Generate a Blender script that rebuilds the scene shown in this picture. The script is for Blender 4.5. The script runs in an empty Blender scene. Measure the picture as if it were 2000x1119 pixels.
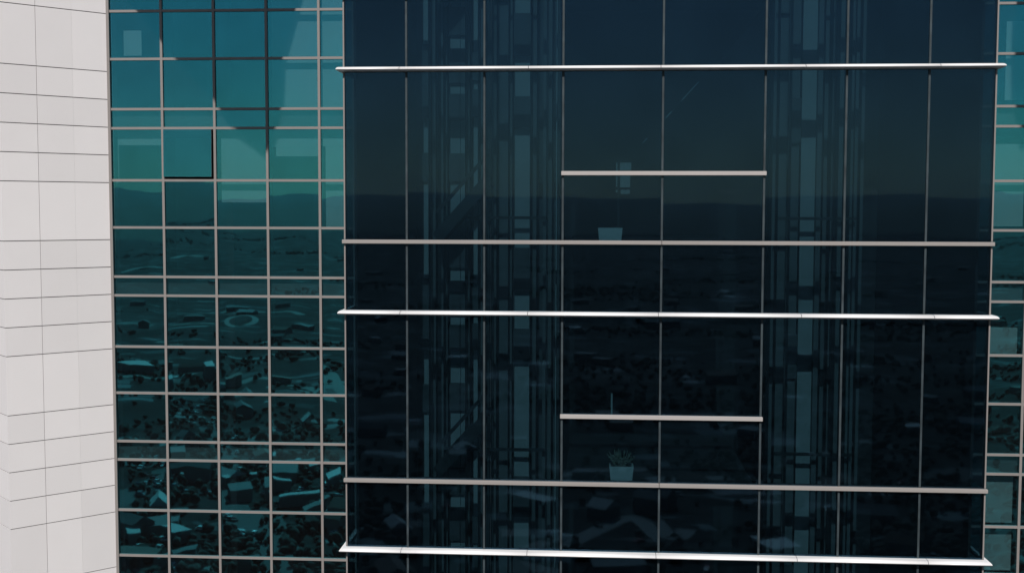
import bpy, bmesh, math, random
from mathutils import Vector, Matrix
random.seed(7)
sc = bpy.context.scene
H = 110.0                       # camera height above the ground, metres
R = math.radians

# ------------------------------------------------------------------ camera
FPX = 2324.8
PITCH, YAW, ROLL = R(3.6539), R(-3.8546), R(0.1337)
cam_d = bpy.data.cameras.new('camera'); cam = bpy.data.objects.new('camera', cam_d)
sc.collection.objects.link(cam); sc.camera = cam
cam_d.sensor_fit = 'HORIZONTAL'; cam_d.sensor_width = 36.0; cam_d.lens = FPX/2000*36
cam_d.clip_start = 0.1; cam_d.clip_end = 60000
fwd = Vector((math.sin(YAW)*math.cos(PITCH), math.cos(YAW)*math.cos(PITCH), -math.sin(PITCH)))
rgt = Vector((math.cos(YAW), -math.sin(YAW), 0)); up = rgt.cross(fwd)
rgt, up = rgt*math.cos(ROLL)+up*math.sin(ROLL), up*math.cos(ROLL)-rgt*math.sin(ROLL)
m = Matrix((rgt, up, -fwd)).transposed().to_4x4(); m.translation = (0, 0, H)
cam.matrix_world = m

# ------------------------------------------------------------------ sky, sun, exposure
SUN_EL, SUN_AZ = 40.0, 1.0      # degrees; azimuth: how far the sun stands left of the facade's normal
w = bpy.data.worlds.new('World'); sc.world = w; w.use_nodes = True
nt = w.node_tree; bg = nt.nodes['Background']
sky = nt.nodes.new('ShaderNodeTexSky'); sky.sky_type = 'NISHITA'; sky.sun_disc = False
sky.sun_elevation = R(SUN_EL); sky.sun_rotation = R(180+SUN_AZ)
sky.altitude = 100; sky.air_density = 1.0; sky.dust_density = 0.4; sky.ozone_density = 1.0
nt.links.new(sky.outputs[0], bg.inputs[0]); bg.inputs[1].default_value = 0.05
sl = bpy.data.lights.new('sun', 'SUN'); sl.energy = 4.9; sl.angle = R(0.5); sl.color = (1, .962, .925)
so = bpy.data.objects.new('sun', sl); sc.collection.objects.link(so)
sd = Vector((-math.sin(R(SUN_AZ))*math.cos(R(SUN_EL)), -math.cos(R(SUN_AZ))*math.cos(R(SUN_EL)), math.sin(R(SUN_EL))))
so.rotation_euler = sd.to_track_quat('Z', 'Y').to_euler(); so.location = sd*200
sc.view_settings.view_transform = 'Standard'; sc.view_settings.look = 'None'
sc.view_settings.exposure = 0; sc.view_settings.gamma = 1
sc.cycles.max_bounces = 10; sc.cycles.transparent_max_bounces = 16
sc.cycles.glossy_bounces = 4; sc.cycles.diffuse_bounces = 3

# ------------------------------------------------------------------ helpers
C = sc.collection
def tag(o, label, cat, group=None, kind=None):
    if label: o['label'] = label
    if cat: o['category'] = cat
    if group: o['group'] = group
    if kind: o['kind'] = kind
    return o
def thing(name, label, cat, loc, group=None):
    o = bpy.data.objects.new(name, None); C.objects.link(o); o.location = loc; o.empty_display_size = .2
    return tag(o, label, cat, group)
def obj(name, bm, mats, parent=None, smooth=False, origin=(0, 0, 0)):
    """links a bmesh given in world coordinates as ONE mesh object"""
    me = bpy.data.meshes.new(name)
    bmesh.ops.recalc_face_normals(bm, faces=bm.faces)
    if origin != (0, 0, 0): bmesh.ops.translate(bm, verts=bm.verts, vec=-Vector(origin))
    bm.to_mesh(me); bm.free()
    if not isinstance(mats, (list, tuple)): mats = [mats]
    for k in mats: me.materials.append(k)
    if smooth:
        for p in me.polygons: p.use_smooth = True
    o = bpy.data.objects.new(name, me); C.objects.link(o); o.location = origin
    if parent:
        o.parent = parent
        base = Vector((0, 0, 0)); q = parent
        while q: base += q.location; q = q.parent
        o.location = Vector(origin) - base
    return o
def box(bm, x0, x1, y0, y1, z0, z1, mi=0):
    v = [bm.verts.new((x, y, z)) for x in (x0, x1) for y in (y0, y1) for z in (z0, z1)]
    for f in ((0, 1, 3, 2), (4, 6, 7, 5), (0, 4, 5, 1), (2, 3, 7, 6), (0, 2, 6, 4), (1, 5, 7, 3)):
        bm.faces.new([v[i] for i in f]).material_index = mi
    return v
def prism(bm, pts, z0, z1, mi=0):
    a = [bm.verts.new((p[0], p[1], z0)) for p in pts]; b = [bm.verts.new((p[0], p[1], z1)) for p in pts]
    bm.faces.new(a).material_index = mi; bm.faces.new(b).material_index = mi
    n = len(pts)
    for i in range(n): bm.faces.new((a[i], a[(i+1) % n], b[(i+1) % n], b[i])).material_index = mi
def bar(bm, a, b, w_, h_, mi=0):
    """box of width w_ and height h_ running from a to b"""
    a, b = Vector(a), Vector(b); d = (b-a).normalized()
    s = d.cross(Vector((0, 0, 1)))
    s = Vector((1, 0, 0)) if s.length < 1e-4 else s.normalized()
    u = s.cross(d)
    v = [bm.verts.new(p+s*i*w_/2+u*j*h_/2) for p in (a, b) for i in (-1, 1) for j in (-1, 1)]
    for f in ((0, 1, 3, 2), (4, 6, 7, 5), (0, 4, 5, 1), (2, 3, 7, 6), (0, 2, 6, 4), (1, 5, 7, 3)):
        bm.faces.new([v[i] for i in f]).material_index = mi
def ribbon(bm, pts, wd, z, mi=0):
    L, n = [], len(pts)
    for i, p in enumerate(pts):
        a = Vector(pts[max(i-1, 0)]); b = Vector(pts[min(i+1, n-1)]); d = (b-a); d.z = 0; d.normalize()
        s = Vector((-d.y, d.x, 0))*wd/2; q = Vector((p[0], p[1], z))
        L.append((bm.verts.new(q-s), bm.verts.new(q+s)))
    for i in range(n-1): bm.faces.new((L[i][0], L[i+1][0], L[i+1][1], L[i][1])).material_index = mi

# ------------------------------------------------------------------ materials
def mat(name, col, rough=.6, metal=0., spec=.5, var=0., scale=3., island=0., bump=0., dirt=None):
    k = bpy.data.materials.new(name); k.use_nodes = True; t = k.node_tree; b = t.nodes['Principled BSDF']
    b.inputs['Base Color'].default_value = (*col, 1); b.inputs['Roughness'].default_value = rough
    b.inputs['Metallic'].default_value = metal; b.inputs['Specular IOR Level'].default_value = spec
    co = t.nodes.new('ShaderNodeTexCoord')
    src = None
    if var or island:
        rgb = t.nodes.new('ShaderNodeRGB'); rgb.outputs[0].default_value = (*col, 1); src = rgb.outputs[0]
    def mul(src, fac_out, lo, hi):
        mr = t.nodes.new('ShaderNodeMapRange'); t.links.new(fac_out, mr.inputs[0])
        mr.inputs[3].default_value = lo; mr.inputs[4].default_value = hi
        hs = t.nodes.new('ShaderNodeHueSaturation'); t.links.new(src, hs.inputs['Color']); t.links.new(mr.outputs[0], hs.inputs['Value'])
        return hs.outputs[0]
    if var:
        n = t.nodes.new('ShaderNodeTexNoise'); n.inputs['Scale'].default_value = scale; n.inputs['Detail'].default_value = 6
        t.links.new(co.outputs['Object'], n.inputs['Vector']); src = mul(src, n.outputs[0], 1-var, 1+var)
    if island:
        g = t.nodes.new('ShaderNodeNewGeometry'); src = mul(src, g.outputs['Random Per Island'], 1-island, 1+island)
    if dirt:
        n = t.nodes.new('ShaderNodeTexNoise'); n.inputs['Scale'].default_value = 1; n.inputs['Detail'].default_value = 5
        mp = t.nodes.new('ShaderNodeMapping'); mp.inputs['Scale'].default_value = dirt
        t.links.new(co.outputs['Object'], mp.inputs[0]); t.links.new(mp.outputs[0], n.inputs['Vector'])
        src = mul(src, n.outputs[0], .86, 1.1)
    if src is not None: t.links.new(src, b.inputs['Base Color'])
    if bump:
        n = t.nodes.new('ShaderNodeTexNoise'); n.inputs['Scale'].default_value = 60; n.inputs['Detail'].default_value = 4
        t.links.new(co.outputs['Object'], n.inputs['Vector'])
        bp = t.nodes.new('ShaderNodeBump'); bp.inputs['Strength'].default_value = bump; bp.inputs['Distance'].default_value = .01
        t.links.new(n.outputs[0], bp.inputs['Height']); t.links.new(bp.outputs[0], b.inputs['Normal'])
    return k
def glass(name, refl, fac, trans, amp, sc1=.55, rough=.012, film=.2, dust=0., dcol=(.32, .6, .85)):
    """thin coated architectural glass: a tinted mirror coating over tinted transparency, gently wavy"""
    k = bpy.data.materials.new(name); k.use_nodes = True; t = k.node_tree
    t.nodes.remove(t.nodes['Principled BSDF']); out = t.nodes['Material Output']
    tr = t.nodes.new('ShaderNodeBsdfTransparent'); tr.inputs[0].default_value = (*trans, 1)
    gl = t.nodes.new('ShaderNodeBsdfGlossy'); gl.inputs['Color'].default_value = (*refl, 1); gl.inputs['Roughness'].default_value = rough
    mx = t.nodes.new('ShaderNodeMixShader'); mx.inputs[0].default_value = fac
    co = t.nodes.new('ShaderNodeTexCoord'); oi = t.nodes.new('ShaderNodeObjectInfo')
    ad = t.nodes.new('ShaderNodeVectorMath'); ad.operation = 'MULTIPLY_ADD'
    ad.inputs[1].default_value = (37, 91, 53)
    t.links.new(oi.outputs['Random'], ad.inputs[0]); t.links.new(co.outputs['Object'], ad.inputs[2])
    n1 = t.nodes.new('ShaderNodeTexNoise'); n1.inputs['Scale'].default_value = sc1; n1.inputs['Detail'].default_value = 1.5
    n1.inputs['Roughness'].default_value = .35
    t.links.new(ad.outputs[0], n1.inputs['Vector'])
    bp = t.nodes.new('ShaderNodeBump'); bp.inputs['Strength'].default_value = 1; bp.inputs['Distance'].default_value = amp
    t.links.new(n1.outputs[0], bp.inputs['Height']); t.links.new(bp.outputs[0], gl.inputs['Normal'])
    # a faint film of dust: slight change of the mirror strength over each pane
    n2 = t.nodes.new('ShaderNodeTexNoise'); n2.inputs['Scale'].default_value = 1.3; n2.inputs['Detail'].default_value = 5
    t.links.new(ad.outputs[0], n2.inputs['Vector'])
    mr = t.nodes.new('ShaderNodeMapRange'); mr.inputs[3].default_value = fac*(1-film); mr.inputs[4].default_value = fac*(1+film)
    t.links.new(n2.outputs[0], mr.inputs[0]); t.links.new(mr.outputs[0], mx.inputs[0])
    t.links.new(tr.outputs[0], mx.inputs[1]); t.links.new(gl.outputs[0], mx.inputs[2]); t.links.new(mx.outputs[0], out.inputs[0])
    if dust:
        df = t.nodes.new('ShaderNodeBsdfDiffuse'); df.inputs[0].default_value = (*dcol, 1)
        m2 = t.nodes.new('ShaderNodeMixShader'); m2.inputs[0].default_value = dust
        t.links.new(mx.outputs[0], m2.inputs[1]); t.links.new(df.outputs[0], m2.inputs[2]); t.links.new(m2.outputs[0], out.inputs[0])
    return k

M = dict(
    clad=mat('pale_cladding', (.715, .685, .682), .65, spec=.3, var=.03, scale=1.2, island=.04, bump=.05),
    joint=mat('joint_rubber', (.05, .047, .045), .8),
    alu=mat('grey_aluminium', (.19, .174, .165), .5, spec=.4, var=.08, scale=2.5),
    alu_dark=mat('dark_aluminium', (.05, .055, .06), .45),
    seal=mat('weathered_seal', (.035, .047, .053), .55, spec=.15, var=.9, scale=4),
    white_metal=mat('white_metal', (.77, .755, .745), .38, spec=.5, var=.07, scale=5),
    rail_metal=mat('pale_metal', (.34, .315, .30), .45, var=.06, scale=1.5),
    sill_metal=mat('beige_metal', (.25, .229, .215), .5, var=.06, scale=1.5),
    teal=glass('teal_glass', (.08, .545, .65), .33, (.60, .735, .76), .0034, sc1=.75, rough=.013, dust=.002, dcol=(.9, .75, .75)),
    navy=glass('dark_glass', (.32, .68, 1.0), .050, (.38, .50, .54), .0030, sc1=.5, rough=.02, dust=.0016),
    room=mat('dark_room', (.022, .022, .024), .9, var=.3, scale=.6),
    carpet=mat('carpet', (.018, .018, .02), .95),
    spandrel=mat('spandrel_board', (.22, .22, .215), .8, var=.05),
    blind=mat('roller_blind', (.70, .68, .64), .9, var=.05, scale=1),
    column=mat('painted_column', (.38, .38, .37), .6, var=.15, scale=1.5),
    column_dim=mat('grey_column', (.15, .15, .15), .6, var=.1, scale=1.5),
    core=mat('grey_core_wall', (.10, .103, .106), .9, var=.25, scale=.8),
    beam=mat('grey_beam', (.085, .088, .09), .6),
    steel=mat('dark_steel', (.028, .03, .032), .5),
    rod=mat('steel_rod', (.5, .5, .48), .3),
    pot=mat('white_pot', (.72, .71, .68), .5, var=.06, scale=6),
    soil=mat('soil', (.03, .022, .016), .95),
    dryleaf=mat('dry_leaf', (.30, .30, .24), .8, var=.3, scale=9),
    ground=None,
    asphalt=mat('asphalt', (.06, .06, .063), .9, var=.2, scale=.02),
    paving=mat('pale_paving', (.17, .168, .16), .9, var=.12, scale=.05),
    roof_pale=mat('pale_roof', (.36, .355, .35), .7, var=.12, scale=.1),
    roof_grey=mat('grey_roof', (.10, .10, .105), .8, var=.15, scale=.1),
    roof_red=mat('tile_roof', (.09, .055, .045), .8, var=.15, scale=.1),
    wall_pale=mat('pale_render', (.16, .155, .145), .8),
    wood=mat('woodland_leaf', (.020, .025, .02), .9, var=.35, scale=.05),
    ridge=mat('wooded_hill', (.03, .04, .026), .95, var=.4, scale=.002),
    carw=mat('white_car_paint', (.75, .75, .75), .25), cark=mat('black_car_paint', (.02, .02, .022), .2),
    carr=mat('red_car_paint', (.3, .03, .025), .25), carg=mat('grey_car_paint', (.25, .26, .28), .25),
    tyre=mat('tyre', (.02, .02, .02), .9), carglass=mat('car_window', (.02, .025, .03), .1),
)
def ground_mat():
    k = bpy.data.materials.new('open_ground'); k.use_nodes = True; t = k.node_tree; b = t.nodes['Principled BSDF']
    b.inputs['Roughness'].default_value = .95; b.inputs['Specular IOR Level'].default_value = .1
    co = t.nodes.new('ShaderNodeTexCoord')
    v = t.nodes.new('ShaderNodeTexVoronoi'); v.inputs['Scale'].default_value = .009
    t.links.new(co.outputs['Object'], v.inputs['Vector'])
    r = t.nodes.new('ShaderNodeValToRGB'); e = r.color_ramp.elements
    e[0].position = 0; e[0].color = (.014, .017, .018, 1); e[1].position = 1; e[1].color = (.042, .041, .042, 1)
    for p, c in ((.35, (.018, .021, .021, 1)), (.6, (.023, .023, .025, 1)), (.85, (.019, .022, .022, 1))): e.new(p).color = c
    sep = t.nodes.new('ShaderNodeSeparateColor'); t.links.new(v.outputs['Color'], sep.inputs[0]); t.links.new(sep.outputs[0], r.inputs[0])
    n = t.nodes.new('ShaderNodeTexNoise'); n.inputs['Scale'].default_value = .03; n.inputs['Detail'].default_value = 8
    t.links.new(co.outputs['Object'], n.inputs['Vector'])
    mr = t.nodes.new('ShaderNodeMapRange'); mr.inputs[1].default_value = .3; mr.inputs[2].default_value = .7
    mr.inputs[3].default_value = .45; mr.inputs[4].default_value = 1.5; t.links.new(n.outputs[0], mr.inputs[0])
    hs = t.nodes.new('ShaderNodeHueSaturation'); t.links.new(r.outputs[0], hs.inputs['Color']); t.links.new(mr.outputs[0], hs.inputs['Value'])
    # pale yards and bare lots: stretched patches of paving and gravel
    mp = t.nodes.new('ShaderNodeMapping'); mp.inputs['Scale'].default_value = (.010, .024, 1); mp.inputs['Rotation'].default_value = (0, 0, .25)
    n2 = t.nodes.new('ShaderNodeTexNoise'); n2.inputs['Scale'].default_value = 1; n2.inputs['Detail'].default_value = 4; n2.inputs['Roughness'].default_value = .55
    t.links.new(co.outputs['Object'], mp.inputs[0]); t.links.new(mp.outputs[0], n2.inputs['Vector'])
    m2 = t.nodes.new('ShaderNodeMapRange'); m2.inputs[1].default_value = .635; m2.inputs[2].default_value = .66
    t.links.new(n2.outputs[0], m2.inputs[0])
    mxc = t.nodes.new('ShaderNodeMix'); mxc.data_type = 'RGBA'; mxc.inputs[7].default_value = (.10, .10, .098, 1)
    t.links.new(m2.outputs[0], mxc.inputs[0]); t.links.new(hs.outputs[0], mxc.inputs[6])
    # small plots: some of them bare, gravelled or roofed over
    mp2 = t.nodes.new('ShaderNodeMapping'); mp2.inputs['Scale'].default_value = (.045, .085, 1); mp2.inputs['Rotation'].default_value = (0, 0, .18)
    v2 = t.nodes.new('ShaderNodeTexVoronoi'); v2.inputs['Scale'].default_value = 1; v2.distance = 'CHEBYCHEV'
    t.links.new(co.outputs['Object'], mp2.inputs[0]); t.links.new(mp2.outputs[0], v2.inputs['Vector'])
    s2 = t.nodes.new('ShaderNodeSeparateColor'); t.links.new(v2.outputs['Color'], s2.inputs[0])
    r2 = t.nodes.new('ShaderNodeValToRGB'); r2.color_ramp.interpolation = 'CONSTANT'; q = r2.color_ramp.elements
    q[0].position = 0; q[0].color = (.6, .6, .6, 1); q[1].position = .93; q[1].color = (7, 7, 7, 1)
    for p, c in ((.3, .9), (.6, 1.2), (.78, 2.2), (.87, 3.5)): q.new(p).color = (c, c, c, 1)
    t.links.new(s2.outputs[0], r2.inputs[0])
    m3 = t.nodes.new('ShaderNodeMix'); m3.data_type = 'RGBA'; m3.blend_type = 'MULTIPLY'; m3.inputs[0].default_value = 1
    t.links.new(mxc.outputs[2], m3.inputs[6]); t.links.new(r2.outputs[0], m3.inputs[7])
    t.links.new(m3.outputs[2], b.inputs['Base Color'])
    return k
M['ground'] = ground_mat()

# ================================================================== the setting: ground, far hills
bm = bmesh.new()
v = [bm.verts.new(p) for p in ((-25500, -25500, 0), (25500, -25500, 0), (25500, 3000, 0), (-25500, 3000, 0))]
bm.faces.new(v)
tag(obj('ground', bm, M['ground']), 'dark open ground with fields seen reflected in the glass', 'ground', kind='structure')

DB, DS = 19.0, 27.17            # distance of the bay's front and of the recessed walls
FL = 3.883                      # storey height

# ================================================================== clad pier at the left
def build_clad_wall():
    t = thing('clad_wall', 'pale clad wall of wide panels left of the teal windows', 'wall', (-12.95, 25.42, 0))
    J = Vector((-11.235, 27.135, 0)); K = Vector((-12.95, 25.42, 0))
    d = (K-J).normalized(); n = Vector((d.y, -d.x, 0))
    if n.y > 0: n = -n                                   # outward, towards the camera
    L1 = (K-J).length
    zs = []
    for f in range(-2, 4):
        z0 = H+3.18-.64*0+FL*(f-1)
        zs += [z0-.64*i for i in range(5)]
    zs = sorted(zs)
    def face(o, dirn, nrm, cuts, tight=()):
        bm = bmesh.new(); g = .009; th = .03
        for a, b in zip(cuts[:-1], cuts[1:]):
            for z0, z1 in zip(zs[:-1], zs[1:]):
                gap = lambda c: 0 if c in (cuts[0], cuts[-1]) else .0012 if cuts.index(c) in tight else g*.6
                p = [o+dirn*(a+gap(a)), o+dirn*(b-gap(b))]
                q = [p[0], p[1], p[1]-nrm*th, p[0]-nrm*th]
                prism(bm, [(i.x, i.y) for i in q], z0+g, z1-g)
        return bm
    e = .8 
    obj('cladding', face(J, d, n, [0, 0.81, 1.62, L1], (1,)), M['clad'], t)
    # the return face runs back from the corner, away to the left
    d2 = -n
    obj('cladding', face(K, d2, d, [.0302, 1.3, 2.6, 3.9]), M['clad'], t)
    bm = bmesh.new()
    q = [J-n*.028, K-n*.028-d*.028, K+d2*3.9-d*.028, J+d2*3.9]
    prism(bm, [(i.x, i.y) for i in q], H-12.3, zs[-1])
    obj('backing_wall', bm, M['joint'], t)
    bm = bmesh.new(); q = [J, K, K+d2*3.9, J+d2*3.9]
    prism(bm, [(i.x, i.y) for i in q], 0, H-12.4)
    obj('lower_storeys', bm, M['clad'], t)
build_clad_wall()

# ================================================================== recessed teal curtain walls
S0 = 2.316                      # a spandrel's top edge, relative to the camera
LV = [0, -.439, -1.641, -2.735]  # transoms within a storey, below the spandrel's top
def levels(lo, hi):
    z = []
    for f in range(-4, 5):
        z += [(S0+f*FL+a, i) for i, a in enumerate(LV)]
    return sorted([q for q in z if lo <= q[0] <= hi])
MW = .057
def pane(name, x0, x1, z0, z1, yc, material, parent, tilt=.12, rx=None):
    bm = bmesh.new(); w_, h_ = x1-x0, z1-z0
    box(bm, -w_/2, w_/2, -.006, .006, -h_/2, h_/2)
    o = obj(name, bm, material, parent)
    base = Vector((0, 0, 0)); q = parent
    while q: base += q.location; q = q.parent
    o.location = Vector(((x0+x1)/2, yc, (z0+z1)/2+H))-base
    o.rotation_euler = (R(random.gauss(0, tilt)), 0, R(random.gauss(0, tilt)))
    return o
def blind(t, x0, x1, z0, z1):
    bm = bmesh.new(); box(bm, x0, x1, DS+.20, DS+.206, H+z0, H+z1)
    box(bm, x0, x1, DS+.192, DS+.214, H+z0-.03, H+z0)
    obj('roller_blind', bm, M['blind'], t)
def curtain_wall(label, xs, lv, open_at=None, blinds=(), backx=None):
    t = thing('curtain_wall', label, 'glass wall', ((xs[0]+xs[-1])/2, DS, H+lv[0][0]))
    Z0, Z1 = lv[0][0], lv[-1][0]
    for x in xs:
        bm = bmesh.new()
        if x == -11.195: box(bm, x-.04, x+.025, DS-.06, DS+.08, H+Z0, H+Z1)
        else: box(bm, x-MW/2, x+MW/2, DS-.045, DS+.08, H+Z0, H+Z1)
        obj('mullion', bm, M['alu'], t)
    for z, i in lv:
        bm = bmesh.new()
        for a, b in zip(xs[:-1], xs[1:]): box(bm, a+MW/2, b-MW/2, DS-.042, DS+.07, H+z-MW/2, H+z+MW/2)
        obj('transom', bm, M['alu'], t)
    for r in range(len(lv)-1):
        (za, ia), (zb, ib) = lv[r], lv[r+1]
        sp = ib == 0                                     # the low band at the floor
        for c in range(len(xs)-1):
            x0, x1 = xs[c]+MW/2, xs[c+1]-MW/2; z0, z1 = za+MW/2, zb-MW/2
            if open_at and abs(za-open_at[1]) < .05 and c == open_at[0]:
                s = thing('open_window', None, None, (0, 0, 0)); s.parent = t
                s.location = Vector(((x0+x1)/2-.015, DS-.085, H+z1))-t.location
                w_, h_ = x1-x0-.035, z1-z0-.05
                bm = bmesh.new()
                for q in ((-w_/2, -w_/2+.03, -h_, 0), (w_/2-.03, w_/2, -h_, 0), (-w_/2+.03, w_/2-.03, -h_, -h_+.03), (-w_/2+.03, w_/2-.03, -.03, 0)):
                    box(bm, q[0], q[1], .004, .045, q[2], q[3])
                fr = obj('frame', bm, M['alu_dark'], s); fr.location = (0, 0, 0)
                bm = bmesh.new(); box(bm, -w_/2+.004, w_/2-.004, -.008, .002, -h_+.004, -.004)
                pn = obj('pane', bm, M['teal'], s); pn.location = (0, 0, 0)
                s.rotation_euler = (R(-.9), 0, R(-.3))
                s['label'] = 'top hung window standing open'
            else:
                pane('spandrel_pane' if sp else 'window_pane', x0, x1, z0, z1, DS, M['teal'], t, tilt=.17)
    for c, z0, z1, a, b in blinds:
        x0, x1 = xs[c]+MW/2, xs[c+1]-MW/2
        blind(t, x0+(x1-x0)*a, x0+(x1-x0)*b, z0, z1)
    # what stands behind the glass: floor edges with their boards, and the dark rooms
    bx0, bx1 = xs[0]-.02, xs[-1]
    for f in range(-4, 3):
        z = S0+f*FL
        if z > Z1 or z-.44 < Z0-.5: continue
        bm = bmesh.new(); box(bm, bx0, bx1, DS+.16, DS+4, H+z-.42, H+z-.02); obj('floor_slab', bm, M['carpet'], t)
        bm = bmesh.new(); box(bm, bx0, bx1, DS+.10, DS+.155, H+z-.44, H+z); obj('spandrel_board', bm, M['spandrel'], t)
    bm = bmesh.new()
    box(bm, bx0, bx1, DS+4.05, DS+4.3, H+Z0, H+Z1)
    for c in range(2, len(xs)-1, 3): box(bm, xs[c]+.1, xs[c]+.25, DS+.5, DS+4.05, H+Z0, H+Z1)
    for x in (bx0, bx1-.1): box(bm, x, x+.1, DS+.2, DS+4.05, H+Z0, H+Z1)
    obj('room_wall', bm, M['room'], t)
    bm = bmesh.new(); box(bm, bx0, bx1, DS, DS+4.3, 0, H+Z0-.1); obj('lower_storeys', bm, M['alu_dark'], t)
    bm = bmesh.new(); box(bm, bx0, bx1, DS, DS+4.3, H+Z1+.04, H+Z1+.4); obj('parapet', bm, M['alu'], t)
    return t
GX = [-11.195+i*1.2335 for i in range(6)]
GX = [-11.195, -9.952, -8.721, -7.491, -6.270, -5.03, -4.05]
LVL = levels(-11, 7.3)
# storeys: rooms between a spandrel's bottom (ceiling) and the next spandrel's top (floor)
c1 = S0-.44                      # ceiling line of the middle storey, z = 1.876
BL = [
    (0, .66, 1.50, .06, 1.0), (0, .66, c1, 0, 1), (2, .55, c1, .04, 1), (3, 1.27, 1.48, .1, 1), (3, 1.48, c1, .0, 1), (4, .1, 1.5, .05, 1), (5, -.4, c1, 0, 1),
    (4, -.42, .1, .05, 1), (2, .2, .55, .04, 1), (0, 3.6, 4.15, .2, .56), (4, 2.36, 6.2, 0, 1), (3, 2.36, 6.2, .03, 1), (5, 3.2, 6.2, 0, 1), (4, 1.5, c1, 0, 1),
]
curtain_wall('teal mirrored window wall with one open sash, between pale wall and dark bay', GX, LVL, (1, c1-1.202), BL)
RX = [6.27, 7.17, 8.40, 9.63, 10.86, 12.09]
BR = [(2, -.3, 1.5, 0, 1), (3, -.3, 1.5, 0, 1), (2, 2.5, 4.2, .6, 1), (2, -7.02, -5.98, .0, .96), (2, -8.12, -7.15, 0, .96), (2, -3.2, -2.6, 0, .96), (3, -8.2, -6.1, .2, 1)]
curtain_wall('narrow strip of teal window wall right of the dark glass bay', RX, LVL, None, BR)

# unseen slabs added above the frame to throw wedges of shade on the windows
def shade_caster(pts, label):
    # pts: outline of its shade on the recessed wall, (x, z); thrown back along the sun to a level slab
    zc = 9.4; te = math.tan(R(SUN_EL))/math.cos(R(SUN_AZ)); ta = math.tan(R(SUN_AZ))
    q = []
    for x, z in pts:
        p = (zc-z)/te
        q.append((x-ta*p, DS-p))
    t = thing('shade_slab', label, 'roof', (q[0][0], DS, H+zc))
    bm = bmesh.new(); prism(bm, q, H+zc, H+zc+.15); obj('shade_plate', bm, M['white_metal'], t)
    return t

# ================================================================== the dark projecting bay
BX = [-3.985, -2.976, -1.727, -.474, 1.096, 2.687, 3.935, 5.193, 6.203]
def zone_list():
    z = []
    for f in range(-2, 2):
        z.append((-.507+f*FL, 'sill')); z.append((-1.65+f*FL, 'fin'))
    return sorted(z)
def white_fin(t, z):
    """level blade with a rounded nose, mitred round the bay's corners, in lengths with open joints"""
    X0, X1 = BX[0], BX[-1]
    prof = [(0, 0.0368), (.50, 0.0368), (.66, 0.0333), (.80, 0.0264), (.91, 0.0149), (.985, 0.0023), (1, -0.0046), (.97, -0.0126), (.88, -0.0230), (.74, -0.0310), (.55, -0.0356), (0, -0.0368)]
    def ring(bm, kind, x=0):
        r = []
        for o, h in prof:
            if kind == 'LB': p = (X0-o*.10, DB+2.2)
            elif kind == 'L': p = (X0-o*.10, DB-o*.165)
            elif kind == 'R': p = (X1+o*.10, DB-o*.165)
            elif kind == 'RB': p = (X1+o*.10, DB+2.2)
            else: p = (x, DB-o*.165)
            r.append(bm.verts.new((p[0], p[1], H+z+h)))
        return r
    def skin(bm, rs):
        n = len(prof)
        for a, b in zip(rs[:-1], rs[1:]):
            for i in range(n): bm.faces.new((a[i], a[(i+1) % n], b[(i+1) % n], b[i]))
        bm.faces.new(rs[0]); bm.faces.new(list(reversed(rs[-1])))
    cuts = [-3.07, -1.02, 1.05, 3.28, 5.32]; g = .004
    bm = bmesh.new()
    skin(bm, [ring(bm, 'LB'), ring(bm, 'L'), ring(bm, 'x', cuts[0]-g)])
    for a, b in zip(cuts[:-1], cuts[1:]): skin(bm, [ring(bm, 'x', a+g), ring(bm, 'x', b-g)])
    skin(bm, [ring(bm, 'x', cuts[-1]+g), ring(bm, 'R'), ring(bm, 'RB')])
    o = obj('white_fin', bm, M['white_metal'], t)
    for p in o.data.polygons: p.use_smooth = len(p.vertices) == 4 and abs(p.normal.z) < .999
    return o
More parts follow.
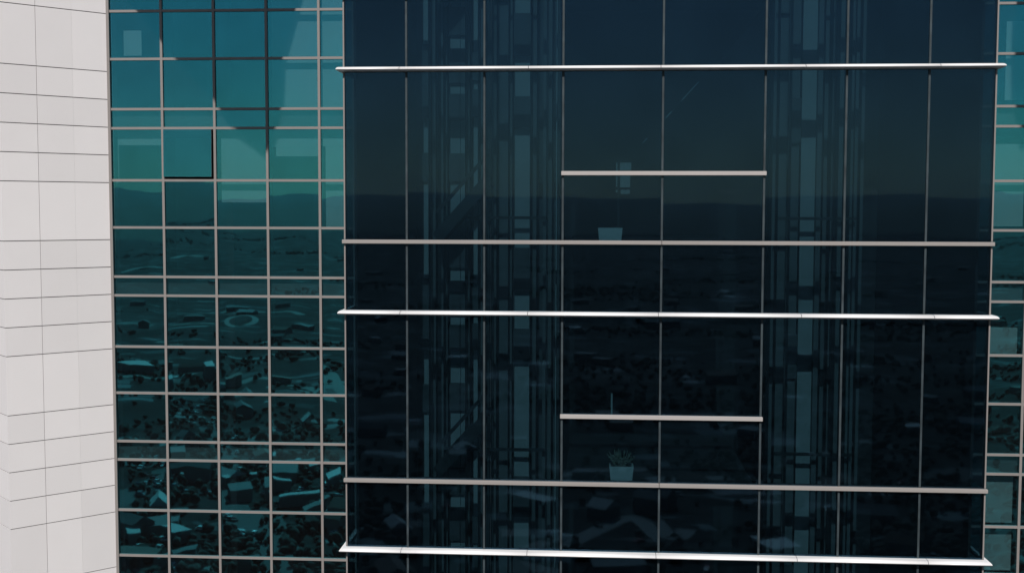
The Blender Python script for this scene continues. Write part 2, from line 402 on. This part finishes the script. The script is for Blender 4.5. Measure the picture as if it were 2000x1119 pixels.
def build_bay():
    t = thing('glass_bay', 'projecting dark glass bay crossed by level white fins', 'glass bay', (1.1, DB, 0))
    Z = [q for q in zone_list()]
    zt, zb = 3.376+2.72, Z[0][0]
    edges = [z for z, k in Z]+[zt]
    # glass
    for a, b in zip(edges[:-1], edges[1:]):
        kind = dict(Z)[a]
        for c in range(8):
            cuts = [a+.03, b-.03]
            if kind == 'sill' and c in (3, 4): cuts = [a+.03, a+1.094-.025, a+1.094+.025, b-.03]
            for u, v_ in zip(cuts[0::2], cuts[1::2]):
                pane('window_pane', BX[c]+.018, BX[c+1]-.018, u, v_, DB, M['navy'], t, tilt=.11)
    # slim vertical joints
    for i, x in enumerate(BX):
        bm = bmesh.new()
        for a, b in zip(edges[:-1], edges[1:]):
            e0 = i in (0, len(BX)-1)
            box(bm, x-(.016 if not e0 else .012), x+(.016 if not e0 else .012), DB-.018, DB+.12, H+a+.04, H+b-.04)
        obj('mullion', bm, M['alu'] if i in (0, 8) else M['seal'], t)
    for z, k in Z+[(zt, 'sill')]:
        bm = bmesh.new()
        box(bm, BX[0]-.01, BX[-1]+.01, DB+.002, DB+.14, H+z-.03, H+z+.03)
        obj('transom', bm, M['alu_dark'], t)
        if k == 'fin': white_fin(t, z)
        else:
            bm = bmesh.new()
            for a, b in ((BX[0]-.035, 1.092), (1.097, BX[-1]+.03)): box(bm, a, b, DB-.075, DB, H+z-.032, H+z+.032)
            bmesh.ops.bevel(bm, geom=bm.edges[:], offset=.006, segments=1, affect='EDGES')
            obj('sill', bm, M['sill_metal'], t)
            if z < 3.5:
                bm = bmesh.new(); box(bm, BX[3]-.025, BX[5]+.03, DB-.07, DB, H+z+1.094-.034, H+z+1.094+.034)
                bmesh.ops.bevel(bm, geom=bm.edges[:], offset=.006, segments=1, affect='EDGES')
                obj('guard_rail', bm, M['rail_metal'], t)
    # glazed returns at the two sides
    for x in (BX[0], BX[-1]):
        bm = bmesh.new(); s = 1 if x > 0 else -1
        box(bm, x-.006, x+.006, DB+.13, DS-.01, H+zb, H+zt)
        obj('side_pane', bm, M['navy'], t)
        bm = bmesh.new()
        for z, k in Z: box(bm, x-.02, x+.02, DB+2.3, DS-.01, H+z-.03, H+z+.03)
        obj('side_transom', bm, M['alu'], t)
    for x in (BX[0]+.10, BX[-1]-.14):
        bm = bmesh.new(); box(bm, x, x+.04, DB+.3, DS-1.25, H+zb, H+zt); obj('side_lining', bm, M['room'], t)
    # interior: back wall, landings of the middle part, cores of columns left and right
    bm = bmesh.new(); box(bm, BX[0]+.05, BX[-1]-.05, DS-1.2, DS-.9, H+zb, H+zt); obj('back_wall', bm, M['room'], t)
    for f in range(-2, 2):
        z = -.507+f*FL; bm = bmesh.new()
        box(bm, -.42, 2.64, DB+.16, DS-1.21, H+z-.22, H+z-.035)
        obj('floor_slab', bm, M['carpet'], t)
    bm = bmesh.new(); box(bm, BX[0]+.03, BX[-1]-.03, DB+.16, DS, H+zt+.04, H+zt+.3); obj('roof_slab', bm, M['alu_dark'], t)
    bm = bmesh.new(); box(bm, BX[0], BX[-1], DB, DS, 0, H+zb-.1); obj('lower_storeys', bm, M['alu_dark'], t)
    # columns: pixel span in the photograph's left-to-right order, turned into metres at their own depth
    YC = DB+.85; k = YC/FPX
    def X(px):
        d = fwd+rgt*(px-1000)/FPX; return d.x/d.y*YC
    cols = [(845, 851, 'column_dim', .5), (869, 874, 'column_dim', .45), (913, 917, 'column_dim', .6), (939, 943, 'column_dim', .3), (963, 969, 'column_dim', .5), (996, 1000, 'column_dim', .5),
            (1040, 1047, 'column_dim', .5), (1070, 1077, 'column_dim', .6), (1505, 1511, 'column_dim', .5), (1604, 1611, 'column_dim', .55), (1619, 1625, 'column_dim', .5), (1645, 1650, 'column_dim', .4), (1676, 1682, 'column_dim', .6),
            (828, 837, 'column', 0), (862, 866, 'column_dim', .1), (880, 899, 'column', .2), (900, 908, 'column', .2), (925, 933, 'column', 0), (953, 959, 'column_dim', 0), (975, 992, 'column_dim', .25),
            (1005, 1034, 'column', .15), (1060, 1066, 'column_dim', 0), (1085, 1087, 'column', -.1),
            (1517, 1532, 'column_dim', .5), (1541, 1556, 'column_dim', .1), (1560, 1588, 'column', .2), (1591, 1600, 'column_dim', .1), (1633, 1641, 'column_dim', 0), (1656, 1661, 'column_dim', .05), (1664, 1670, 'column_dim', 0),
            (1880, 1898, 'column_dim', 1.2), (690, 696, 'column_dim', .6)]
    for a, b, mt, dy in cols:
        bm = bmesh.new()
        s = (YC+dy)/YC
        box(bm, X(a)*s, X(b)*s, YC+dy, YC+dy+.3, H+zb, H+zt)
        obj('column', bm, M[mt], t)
    # grey service walls behind the columns
    bm = bmesh.new()
    box(bm, X(948)*1.07, X(1094)*1.07, YC+1.4, YC+1.5, H+zb, H+zt); obj('core_wall', bm, M['core'], t)
    bm = bmesh.new(); box(bm, X(1500)*1.07, X(1606)*1.07, YC+1.4, YC+1.5, H+zb, H+zt); obj('core_wall', bm, M['core'], t)
    # dark steel beams crossing in front of single columns, the same in every storey
    beams = {828: [(.99, 1.46), (2.03, 3.25)], 880: [(-.46, 0), (.99, 1.46), (2.01, 2.45), (2.63, 3.2)], 900: [(-.46, 0), (.99, 1.46), (2.01, 2.45), (2.63, 3.2)],
             925: [(2.05, 2.5), (2.65, 3.1)], 1005: [(-.81, -.12), (1.88, 2.4)], 1541: [(1.62, 2.35)], 1561: [(1.85, 2.55)]}
    for a, b, mt, dy in cols:
        if a not in beams: continue
        s = (YC+dy)/YC
        for f in range(-2, 2):
            for lo, hi in beams[a]:
                bm = bmesh.new(); box(bm, X(a-1.5)*s, X(b+1.5)*s, YC+dy-.07, YC+dy-.004, H-.507+f*FL+lo, H-.507+f*FL+hi)
                obj('landing_beam', bm, M['beam'], t)
    for xa, xb in ((868, 1066), (1515, 1668)):
        for f in range(-2, 2):
            for lo, th in ((.36, .05),):
                bm = bmesh.new(); box(bm, X(xa), X(xb), YC-.13, YC-.09, H-.507+f*FL+lo, H-.507+f*FL+lo+th); obj('cross_rail', bm, M['steel'], t)
    return X, YC
X_at, YC = build_bay()
shade_caster([(-11.3, 5.35), (-10.55, 4.57), (-9.95, 3.83), (-9.66, 3.47), (-8.7, 2.45), (-8.36, 1.9), (-7.48, 1.28), (-7.28, 1.88), (-7.15, 2.32), (-7.1, 3.48), (-6.78, 4.58), (-6.6, 5.35)],
     'unseen slab added to shade the windows left of the bay')
shade_caster([(9.25, 5.35), (9.24, 3.47), (9.28, 2.33), (9.5, 1.5), (10.6, 2.5), (12.1, 4.2), (12.1, 5.35)], 'unseen slab added to shade the windows right of the bay')

# ================================================================== inside the bay: stairs, rods, plants
def staircase(xa, xb, zf, label, y0):
    """one flight between two posts: two stringers, treads, a handrail"""
    t = thing('staircase', label, 'staircase', (xa, y0, H+zf), 'steel stair flights behind the bay glass')
    n = 8; rise = .95; run = xb-xa
    for y in (y0, y0+.62):
        bm = bmesh.new(); bar(bm, (xa, y, H+zf), (xb, y, H+zf+rise), .05, .19); obj('stringer', bm, M['steel'], t)
    for i in range(n):
        x = xa+run*(i+.5)/n; z = H+zf+rise*(i+.5)/n; bm = bmesh.new()
        box(bm, x-run/n*.5, x+run/n*.5, y0+.03, y0+.59, z-.015, z+.015)
        obj('tread', bm, M['steel'], t)
    bm = bmesh.new(); bar(bm, (xa, y0, H+zf+.42), (xb, y0, H+zf+rise+.42), .035, .06)
    obj('handrail', bm, M['steel'], t)
for f, lab in ((1, 'dark steel stair flight behind the uppermost left panes of the bay'), (0, 'dark steel stair flight rising right, above the beige sill in the bay upper half'),
               (-1, 'dark steel stair flight rising right, behind glass below the middle white fin'), (-2, 'dark steel stair flight behind glass under the lowest white fin')):
    staircase(X_at(855)*.985, X_at(955)*.985, -.507+f*FL-.25+.3, lab, DB+.42)

def at(px, py, Y):
    d = fwd+rgt*(px-1000)/FPX-up*(py-559.5)/FPX
    return Vector((d.x, d.y, d.z))*(Y/d.y)+Vector((0, 0, H))
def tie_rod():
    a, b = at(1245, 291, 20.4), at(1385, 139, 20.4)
    t = thing('tie_rod', 'thin rod with painted pale glints slanting behind glass under the top white fin', 'rod', a)
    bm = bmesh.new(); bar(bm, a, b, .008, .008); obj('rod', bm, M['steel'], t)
    for p, q in (((1256, 279), (1264, 270)), ((1300, 231), (1312, 218)), ((1331, 197), (1365, 160))):  # glints along the rod, put in as thicker pale lengths
        bm = bmesh.new(); bar(bm, at(*p, 20.398), at(*q, 20.398), .016, .016); obj('painted_glint', bm, M['column'], t)
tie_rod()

def taper_pot(bm, x, y, z, wb, wt, h, th=.03):
    def sq(w_, zz): return [bm.verts.new((x+i*w_/2, y+j*w_/2*.8, zz)) for i, j in ((-1, -1), (1, -1), (1, 1), (-1, 1))]
    r = [sq(wb, z), sq(wt, z+h), sq(wt-2*th, z+h), sq(wt-2*th, z+h-.05)]
    for a, b in zip(r[:-1], r[1:]):
        for i in range(4): bm.faces.new((a[i], a[(i+1) % 4], b[(i+1) % 4], b[i]))
    bm.faces.new(r[0])
def planter(px, zf, label, shrub):
    x = at(px, 470, DB+.42).x
    t = thing('potted_plant', label, 'potted plant', (x, DB+.42, H+zf-.035))
    z = H+zf-.035+.001
    bm = bmesh.new(); taper_pot(bm, x, DB+.42, z, .345, .395, .26)
    bmesh.ops.bevel(bm, geom=[e for e in bm.edges if abs((e.verts[0].co-e.verts[1].co).z) > .1], offset=.012, segments=2, affect='EDGES')
    pt = obj('pot', bm, M['pot'], t)
    bm = bmesh.new(); box(bm, x-.16, x+.16, DB+.42-.125, DB+.42+.125, z+.16, z+.205); obj('soil', bm, M['soil'], pt)
    bm = bmesh.new(); rnd = random.Random(5+int(px))
    n = 46 if shrub else 5
    for i in range(n):
        a = rnd.uniform(0, 6.28); r0 = rnd.uniform(0, .1); ln = rnd.uniform(.18, .34) if shrub else rnd.uniform(.06, .13)
        sp = rnd.uniform(.15, .75)
        p0 = Vector((x+math.cos(a)*r0, DB+.42+math.sin(a)*r0*.7, z+.2))
        p1 = p0+Vector((math.cos(a)*ln*sp*.9, math.sin(a)*ln*sp*.5, ln*(1-sp*.35)))
        bar(bm, p0, p1, .007, .007)
        if shrub:
            for k in range(7):
                c = p0.lerp(p1, rnd.uniform(.4, 1.05)); u = Vector((rnd.gauss(0, 1), rnd.gauss(0, 1), rnd.gauss(0, 1))).normalized()
                q = u.orthogonal().normalized()
                s1, s2 = rnd.uniform(.02, .04), rnd.uniform(.006, .012)
                bm.faces.new([bm.verts.new(c+u*s1), bm.verts.new(c+q*s2), bm.verts.new(c-u*s1), bm.verts.new(c-q*s2)])
    obj('foliage', bm, M['dryleaf'], t)
planter(1191.5, -.507, 'pale square pot with a bare stub, standing on the upper bay floor', False)
planter(1217, -4.39, 'pale square pot with a dry bushy shrub, on the lower bay floor', True)

def stand():  # made-up stand whose pale panels stand in for a bright patch behind glass
    b = at(1208, 400, DB+1.3); x, y = b.x, b.y; z = H-.507-.034
    t = thing('bright_patch_stand', 'made-up dark post with pale panels for a bright patch behind the upper pot', 'stand', (x, y, z))
    bm = bmesh.new(); box(bm, x-.018, x+.018, y, y+.03, z+.02, z+1.42); box(bm, x-.2, x+.2, y-.15, y+.18, z, z+.02); obj('post', bm, M['steel'], t)
    k = y/FPX
    for x0, x1, y0, y1 in ((1211, 1233, 318, 333), (1211, 1231, 339, 366), (1212, 1230, 371, 379), (1203, 1206, 318, 365), (1203, 1206, 371, 376)):
        p, q = at(x0, y1, y-.01), at(x1, y0, y-.01)
        bm = bmesh.new(); box(bm, p.x, q.x, y-.02, y-.002, p.z, q.z); obj('panel', bm, M['column'], t)
stand()
bm = bmesh.new(); p = at(1194.5, 815, DB+.11); q = at(1194.5, 768, DB+.11); box(bm, p.x-.013, p.x+.013, p.y-.013, p.y+.013, p.z, q.z); box(bm, p.x-.03, p.x+.03, DB+.008, DB+.13, p.z-.01, p.z)
tag(obj('pole', bm, M['rod']), 'short pale pole standing on the lower guard rail, above the shrub pot', 'pole')

# ================================================================== the land the glass looks at (behind the camera)
def mirror(px, py, D, z=0.):
    """ground point that shows at this place of the photograph in glass standing at distance D"""
    d = fwd+rgt*(px-1000)/FPX-up*(py-559.5)/FPX
    t = (z-H)/d.z
    return Vector((d.x*t, 2*D-d.y*t, z))
def road(name, pts, wd, label, D=DS, m='asphalt', z=.02):
    bm = bmesh.new(); P = [mirror(x, y, D) for x, y in pts]
    Q = []
    for i in range(len(P)-1):
        for k in range(6):
            t = k/6; a, b, c, d = P[max(i-1, 0)], P[i], P[i+1], P[min(i+2, len(P)-1)]
            Q.append(.5*((2*b)+(c-a)*t+(2*a-5*b+4*c-d)*t*t+(-a+3*b-3*c+d)*t**3))
    Q.append(P[-1]); ribbon(bm, Q, wd, z)
    tag(obj(name, bm, M[m]), label, 'road', kind='structure')
road('road', [(560, 1125), (515, 1050), (480, 1000), (462, 960), (440, 900), (400, 830)], 13, 'wide grey road running away, mirrored in the lower windows')
road('road', [(200, 985), (300, 935), (420, 900), (560, 900), (700, 870)], 9, 'crossing road mirrored in the lower windows', z=.024)
road('road', [(200, 745), (330, 742), (450, 756), (520, 752), (700, 764)], 9, 'pale road crossing the far ground', m='paving', z=.028)
road('road', [(553, 727), (592, 727), (618, 740), (632, 766), (650, 790)], 8, 'curving pale road on the far ground', m='paving', z=.032)
road('road', [(560, 733), (590, 737), (612, 752), (625, 772)], 5, 'second curving pale lane on the far ground', m='paving', z=.036)
road('road', [(1100, 1060), (1130, 1040), (1230, 1000), (1300, 1050), (1330, 1035)], 7, 'winding road mirrored in the lowest bay panes', DB, 'paving', .04)
road('road', [(1060, 925), (1180, 915), (1300, 918), (1440, 915), (1480, 928)], 8, 'long road mirrored above the lower bay sill', DB, 'paving', .044)
road('road', [(1500, 880), (1570, 865), (1640, 860), (1700, 850)], 8, 'far road mirrored in the right bay panes', DB, 'paving', .048)
road('road', [(250, 515), (290, 508), (330, 513)], 18, 'distant pale road bend', m='paving', z=.05)
road('road', [(345, 517), (380, 510), (400, 513)], 18, 'distant pale road arc', m='paving', z=.052)
for pts, w_ in (((225, 620), (265, 615), (318, 618)), 10), (((330, 640), (375, 643), (420, 640)), 9), (((440, 615), (480, 610), (530, 616)), 9), (((540, 612), (580, 611), (600, 615)), 9), (((240, 652), (290, 655), (330, 650)), 9), (((520, 668), (575, 663), (590, 668)), 8):
    road('road', pts, w_, 'thin pale lane across the far ground', m='paving', z=.056)
# oval ring
bm = bmesh.new(); ring_pts = []
for i in range(40):
    a = -math.pi/2+.25+(2*math.pi-.5)*i/39; ring_pts.append(mirror(484+25*math.cos(a), 632-9*math.sin(a), DS))
ribbon(bm, ring_pts, 6, .06)
tag(obj('road', bm, M['paving']), 'pale oval ring road with a gap', 'road', kind='structure')

def building(poly, h, m, label, D=DS, windows=True, group='low buildings mirrored in the glass'):
    P = [mirror(x, y, D, 0) for x, y in poly]
    c = sum(P, Vector())/len(P)
    t = thing('building', label, 'building', c, group)
    bm = bmesh.new(); prism(bm, [(p.x, p.y) for p in P], 0, h); obj('wall', bm, M['wall_pale'], t)
    bm = bmesh.new(); prism(bm, [(c.x+(p.x-c.x)*1.02, c.y+(p.y-c.y)*1.02) for p in P], h+.02, h+.5); obj('roof', bm, M[m], t)
for k, (poly, h, m) in enumerate([
    ([(238, 731), (300, 724), (316, 733), (262, 738)], 5, 'roof_pale'), ([(331, 729), (357, 723), (359, 731), (334, 737)], 5, 'roof_pale'),
    ([(414, 716), (434, 714), (440, 724), (420, 725)], 9, 'roof_pale'), ([(298, 668), (309, 667), (311, 672), (301, 673)], 5, 'roof_pale'),
    ([(442, 928), (455, 924), (461, 931), (452, 933)], 4, 'roof_pale'), ([(498, 921), (514, 918), (516, 924), (502, 926)], 4, 'roof_pale'),
    ([(455, 946), (500, 944), (505, 957), (462, 960)], 4, 'roof_grey'), ([(533, 934), (590, 931), (588, 950), (535, 955)], 4, 'roof_grey'),
    ([(542, 961), (575, 963), (580, 968), (548, 966)], 4, 'roof_pale'), ([(239, 1056), (260, 1052), (261, 1062), (240, 1066)], 4, 'roof_pale'),
    ([(264, 1032), (320, 1020), (318, 1042), (272, 1050)], 4, 'roof_grey'), ([(335, 1025), (365, 1020), (362, 1032), (338, 1035)], 4, 'roof_grey'),
    ([(600, 1024), (640, 1010), (645, 1016), (606, 1033)], 4, 'roof_grey'), ([(640, 968), (676, 952), (676, 962), (645, 975)], 4, 'roof_pale'),
    ([(300, 1110), (330, 1095), (332, 1112), (310, 1125)], 4, 'roof_grey'), ([(350, 1092), (405, 1085), (400, 1094), (355, 1098)], 4, 'roof_grey'),
    ([(470, 1105), (510, 1098), (505, 1125), (470, 1130)], 4, 'roof_grey'), ([(560, 996), (630, 991), (630, 996), (562, 1000)], 4, 'roof_pale'),
    ([(585, 850), (606, 832), (612, 838), (592, 856)], 4, 'roof_grey'), ([(610, 930), (640, 925), (640, 929), (612, 935)], 4, 'roof_pale')]):
    building(poly, h, m, 'low flat roofed building mirrored in the teal windows')
rnd = random.Random(21)
for k in range(200):
    y = 455+(1130-455)*rnd.random()**1.35; x = rnd.uniform(-250, 2250); D = DS
    c = mirror(x, y, D); dist = c.length
    w_ = rnd.uniform(5, 15)*(1+dist/2500); dp = rnd.uniform(5, 8)*(1+dist/2500); h = rnd.uniform(3, 5.5)
    a = rnd.choice((.2, -.1, .6, 1.2)); ca, sa = math.cos(a), math.sin(a)
    t = thing('building', 'small building scattered on the ground mirrored in the glass', 'building', c, 'scattered buildings mirrored in the glass')
    def rc(w_, dp): return [(c.x+i*w_/2*ca-j*dp/2*sa, c.y+i*w_/2*sa+j*dp/2*ca) for i, j in ((-1, -1), (1, -1), (1, 1), (-1, 1))]
    bm = bmesh.new(); prism(bm, rc(w_, dp), 0, h); obj('wall', bm, M['wall_pale'], t)
    bm = bmesh.new(); q = rc(w_+.8, dp+.8)
    if rnd.random() < .5:
        lo = [bm.verts.new((p[0], p[1], h+.02)) for p in q]
        e1 = [(q[0][i]+q[3][i])/2 for i in (0, 1)]; e2 = [(q[1][i]+q[2][i])/2 for i in (0, 1)]
        r1 = bm.verts.new((*e1, h+2.6)); r2 = bm.verts.new((*e2, h+2.6))
        for f in ((lo[0], lo[1], r2, r1), (lo[2], lo[3], r1, r2), (lo[0], r1, lo[3]), (lo[1], lo[2], r2), (lo[3], lo[2], lo[1], lo[0])): bm.faces.new(f)
    else: prism(bm, q, h+.02, h+.4)
    obj('roof', bm, M[rnd.choice(('roof_pale', 'roof_grey', 'roof_grey', 'roof_red', 'roof_red'))], t)

# cars on the road and the parking ground
def car_mesh(paint):
    bm = bmesh.new()
    body = [(-2.2, .35), (2.2, .35), (2.25, .75), (1.25, .92), (.55, 1.42), (-1.1, 1.45), (-1.9, .98), (-2.25, .9)]
    def ext(pts, y0, y1, mi):
        a = [bm.verts.new((p[0], y0, p[1])) for p in pts]; b = [bm.verts.new((p[0], y1, p[1])) for p in pts]
        bm.faces.new(a).material_index = mi; bm.faces.new(b).material_index = mi
        for i in range(len(pts)): bm.faces.new((a[i], a[(i+1) % len(pts)], b[(i+1) % len(pts)], b[i])).material_index = mi
    ext(body, -.88, .88, 0)
    for y0, y1 in ((-.895, -.885), (.885, .895)): ext([(1.0, .95), (.48, 1.35), (-1.0, 1.37), (-1.6, .98)], y0, y1, 1)
    ext([(1.22, .96), (.6, 1.405), (.63, 1.415), (1.25, .97)], -.75, .75, 1); ext([(-1.86, 1.02), (-1.16, 1.43), (-1.19, 1.44), (-1.89, 1.03)], -.75, .75, 1)
    for x in (-1.4, 1.4):
        for y0, y1 in ((-.9, -.7), (.7, .9)):
            ext([(x+.33*math.cos(k*math.pi/6), .33+.33*math.sin(k*math.pi/6)) for k in range(12)], y0, y1, 2)
    me = bpy.data.meshes.new('car'); bmesh.ops.recalc_face_normals(bm, faces=bm.faces); bm.to_mesh(me); bm.free()
    for k in (M[paint], M['carglass'], M['tyre']): me.materials.append(k)
    return me
CM = {k: car_mesh(k) for k in ('carw', 'cark', 'carr', 'carg')}
cname = dict(carw='white', cark='black', carr='red', carg='grey')
for k in range(96):
    if k < 10:
        x, y, p, rz = [(270, 950, 'carw', 1.5), (297, 944, 'carw', .1), (300, 953, 'carw', .1), (313, 950, 'carg', 1.4), (360, 945, 'carw', 1.5), (413, 1024, 'carw', .1),
                       (474, 1033, 'carw', .9), (462, 1010, 'cark', .9), (455, 1003, 'carw', .9), (500, 1034, 'carw', .5)][k]
        y0 = mirror(x, y, DS)
    else:
        if k < 30: x, y = 240+((k*37) % 190), 905+((k*53) % 70); p = ('carw', 'carg', 'cark', 'carr')[k % 4]; rz = (1.5, .1)[k % 2]
        elif k >= 46: x, y = 235+((k*83) % 440), 780+((k*61) % 330); p = ('carw', 'carw', 'carg', 'carw', 'cark')[k % 5]; rz = k*.9
        else: x, y = 700+((k*211) % 1200), 880+((k*97) % 220); p = ('carw', 'carg', 'cark', 'carr')[k % 4]; rz = k*.7
        y0 = mirror(x, y, DS)
    o = bpy.data.objects.new('parked_car', CM[p]); C.objects.link(o); o.location = (y0.x, y0.y, .06); o.rotation_euler.z = rz
    tag(o, cname[p]+' car on the ground mirrored in the lower windows', 'car', cname[p]+' cars mirrored in the glass')

# tree cover: one mass of many small crowns
bm = bmesh.new()
tb = bmesh.new(); bmesh.ops.create_icosphere(tb, subdivisions=1, radius=1)
tv = [q.co.copy() for q in tb.verts]; tf = [[q.index for q in f.verts] for f in tb.faces]; tb.free()
verts, faces = [], []
clusters = [(rnd.uniform(-300, 2300), 440+(1130-440)*rnd.random()**1.3, rnd.uniform(.4, 1.3)) for _ in range(130)]
for cx, cy, s in clusters:
    c = mirror(cx, cy, DS); dist = c.length
    n = int(75*s)
    for i in range(n):
        e = 14*s*(1+dist/1500)
        x, y = c.x+rnd.gauss(0, e*1.7), c.y+rnd.gauss(0, e)
        r = rnd.uniform(.8, 2.0)*(1+dist/4000); b0 = len(verts)
        for q in tv:
            k = rnd.uniform(.75, 1.2); verts.append((x+q.x*r*k, y+q.y*r*k, r*.9+q.z*r*k))
        faces += [[j+b0 for j in f] for f in tf]
me = bpy.data.meshes.new('woodland'); me.from_pydata(verts, [], faces); me.materials.append(M['wood']); me.polygons.foreach_set('use_smooth', [True]*len(me.polygons))
o = bpy.data.objects.new('woodland', me); C.objects.link(o); tag(o, 'dark clumps of trees across the mirrored ground', 'woodland', kind='stuff')

# far wooded hills on the horizon behind the camera
words = ('nearest', 'second', 'third', 'fourth', 'fifth', 'sixth', 'seventh', 'eighth', 'ninth', 'farthest')
for k in range(10):
    dist = 7000+1850*k; hh = 110+dist*math.tan(R(.02+.078*k)); seed = k+1
    bm = bmesh.new(); rr = random.Random(seed); ph = [(rr.uniform(0, 6), rr.uniform(.6, 1)) for _ in range(6)]
    rows = []
    for i in range(121):
        a = R(-62+124*i/120); px_, py_ = math.sin(a), -math.cos(a)
        h = hh*(.94+.10*sum(w_*math.sin(p+a*(3+5*j)) for j, (p, w_) in enumerate(ph))/3)
        rows.append([bm.verts.new((px_*(dist+o_), py_*(dist+o_), zz)) for o_, zz in ((-1400, -2), (-650, h*.55), (0, h), (500, h*.5), (900, -2))])
    for a, b in zip(rows[:-1], rows[1:]):
        for i in range(4): bm.faces.new((a[i], a[i+1], b[i+1], b[i]))
    tag(obj('hills', bm, M['ridge'], smooth=True), words[k]+' dark wooded ridge on the mirrored horizon', 'hills', kind='structure')

# the air itself: far land fades in haze
bm = bmesh.new(); box(bm, -26000, 26000, -26000, 3500, -1.5, 640)
hz = bpy.data.materials.new('haze_air'); hz.use_nodes = True; t = hz.node_tree
t.nodes.remove(t.nodes['Principled BSDF'])
pv = t.nodes.new('ShaderNodeVolumePrincipled'); pv.inputs['Color'].default_value = (.82, .90, 1, 1); pv.inputs['Density'].default_value = 1.9e-5
t.links.new(pv.outputs[0], t.nodes['Material Output'].inputs['Volume'])
tag(obj('haze', bm, hz), 'thin pale haze over the far land', 'haze', kind='stuff')
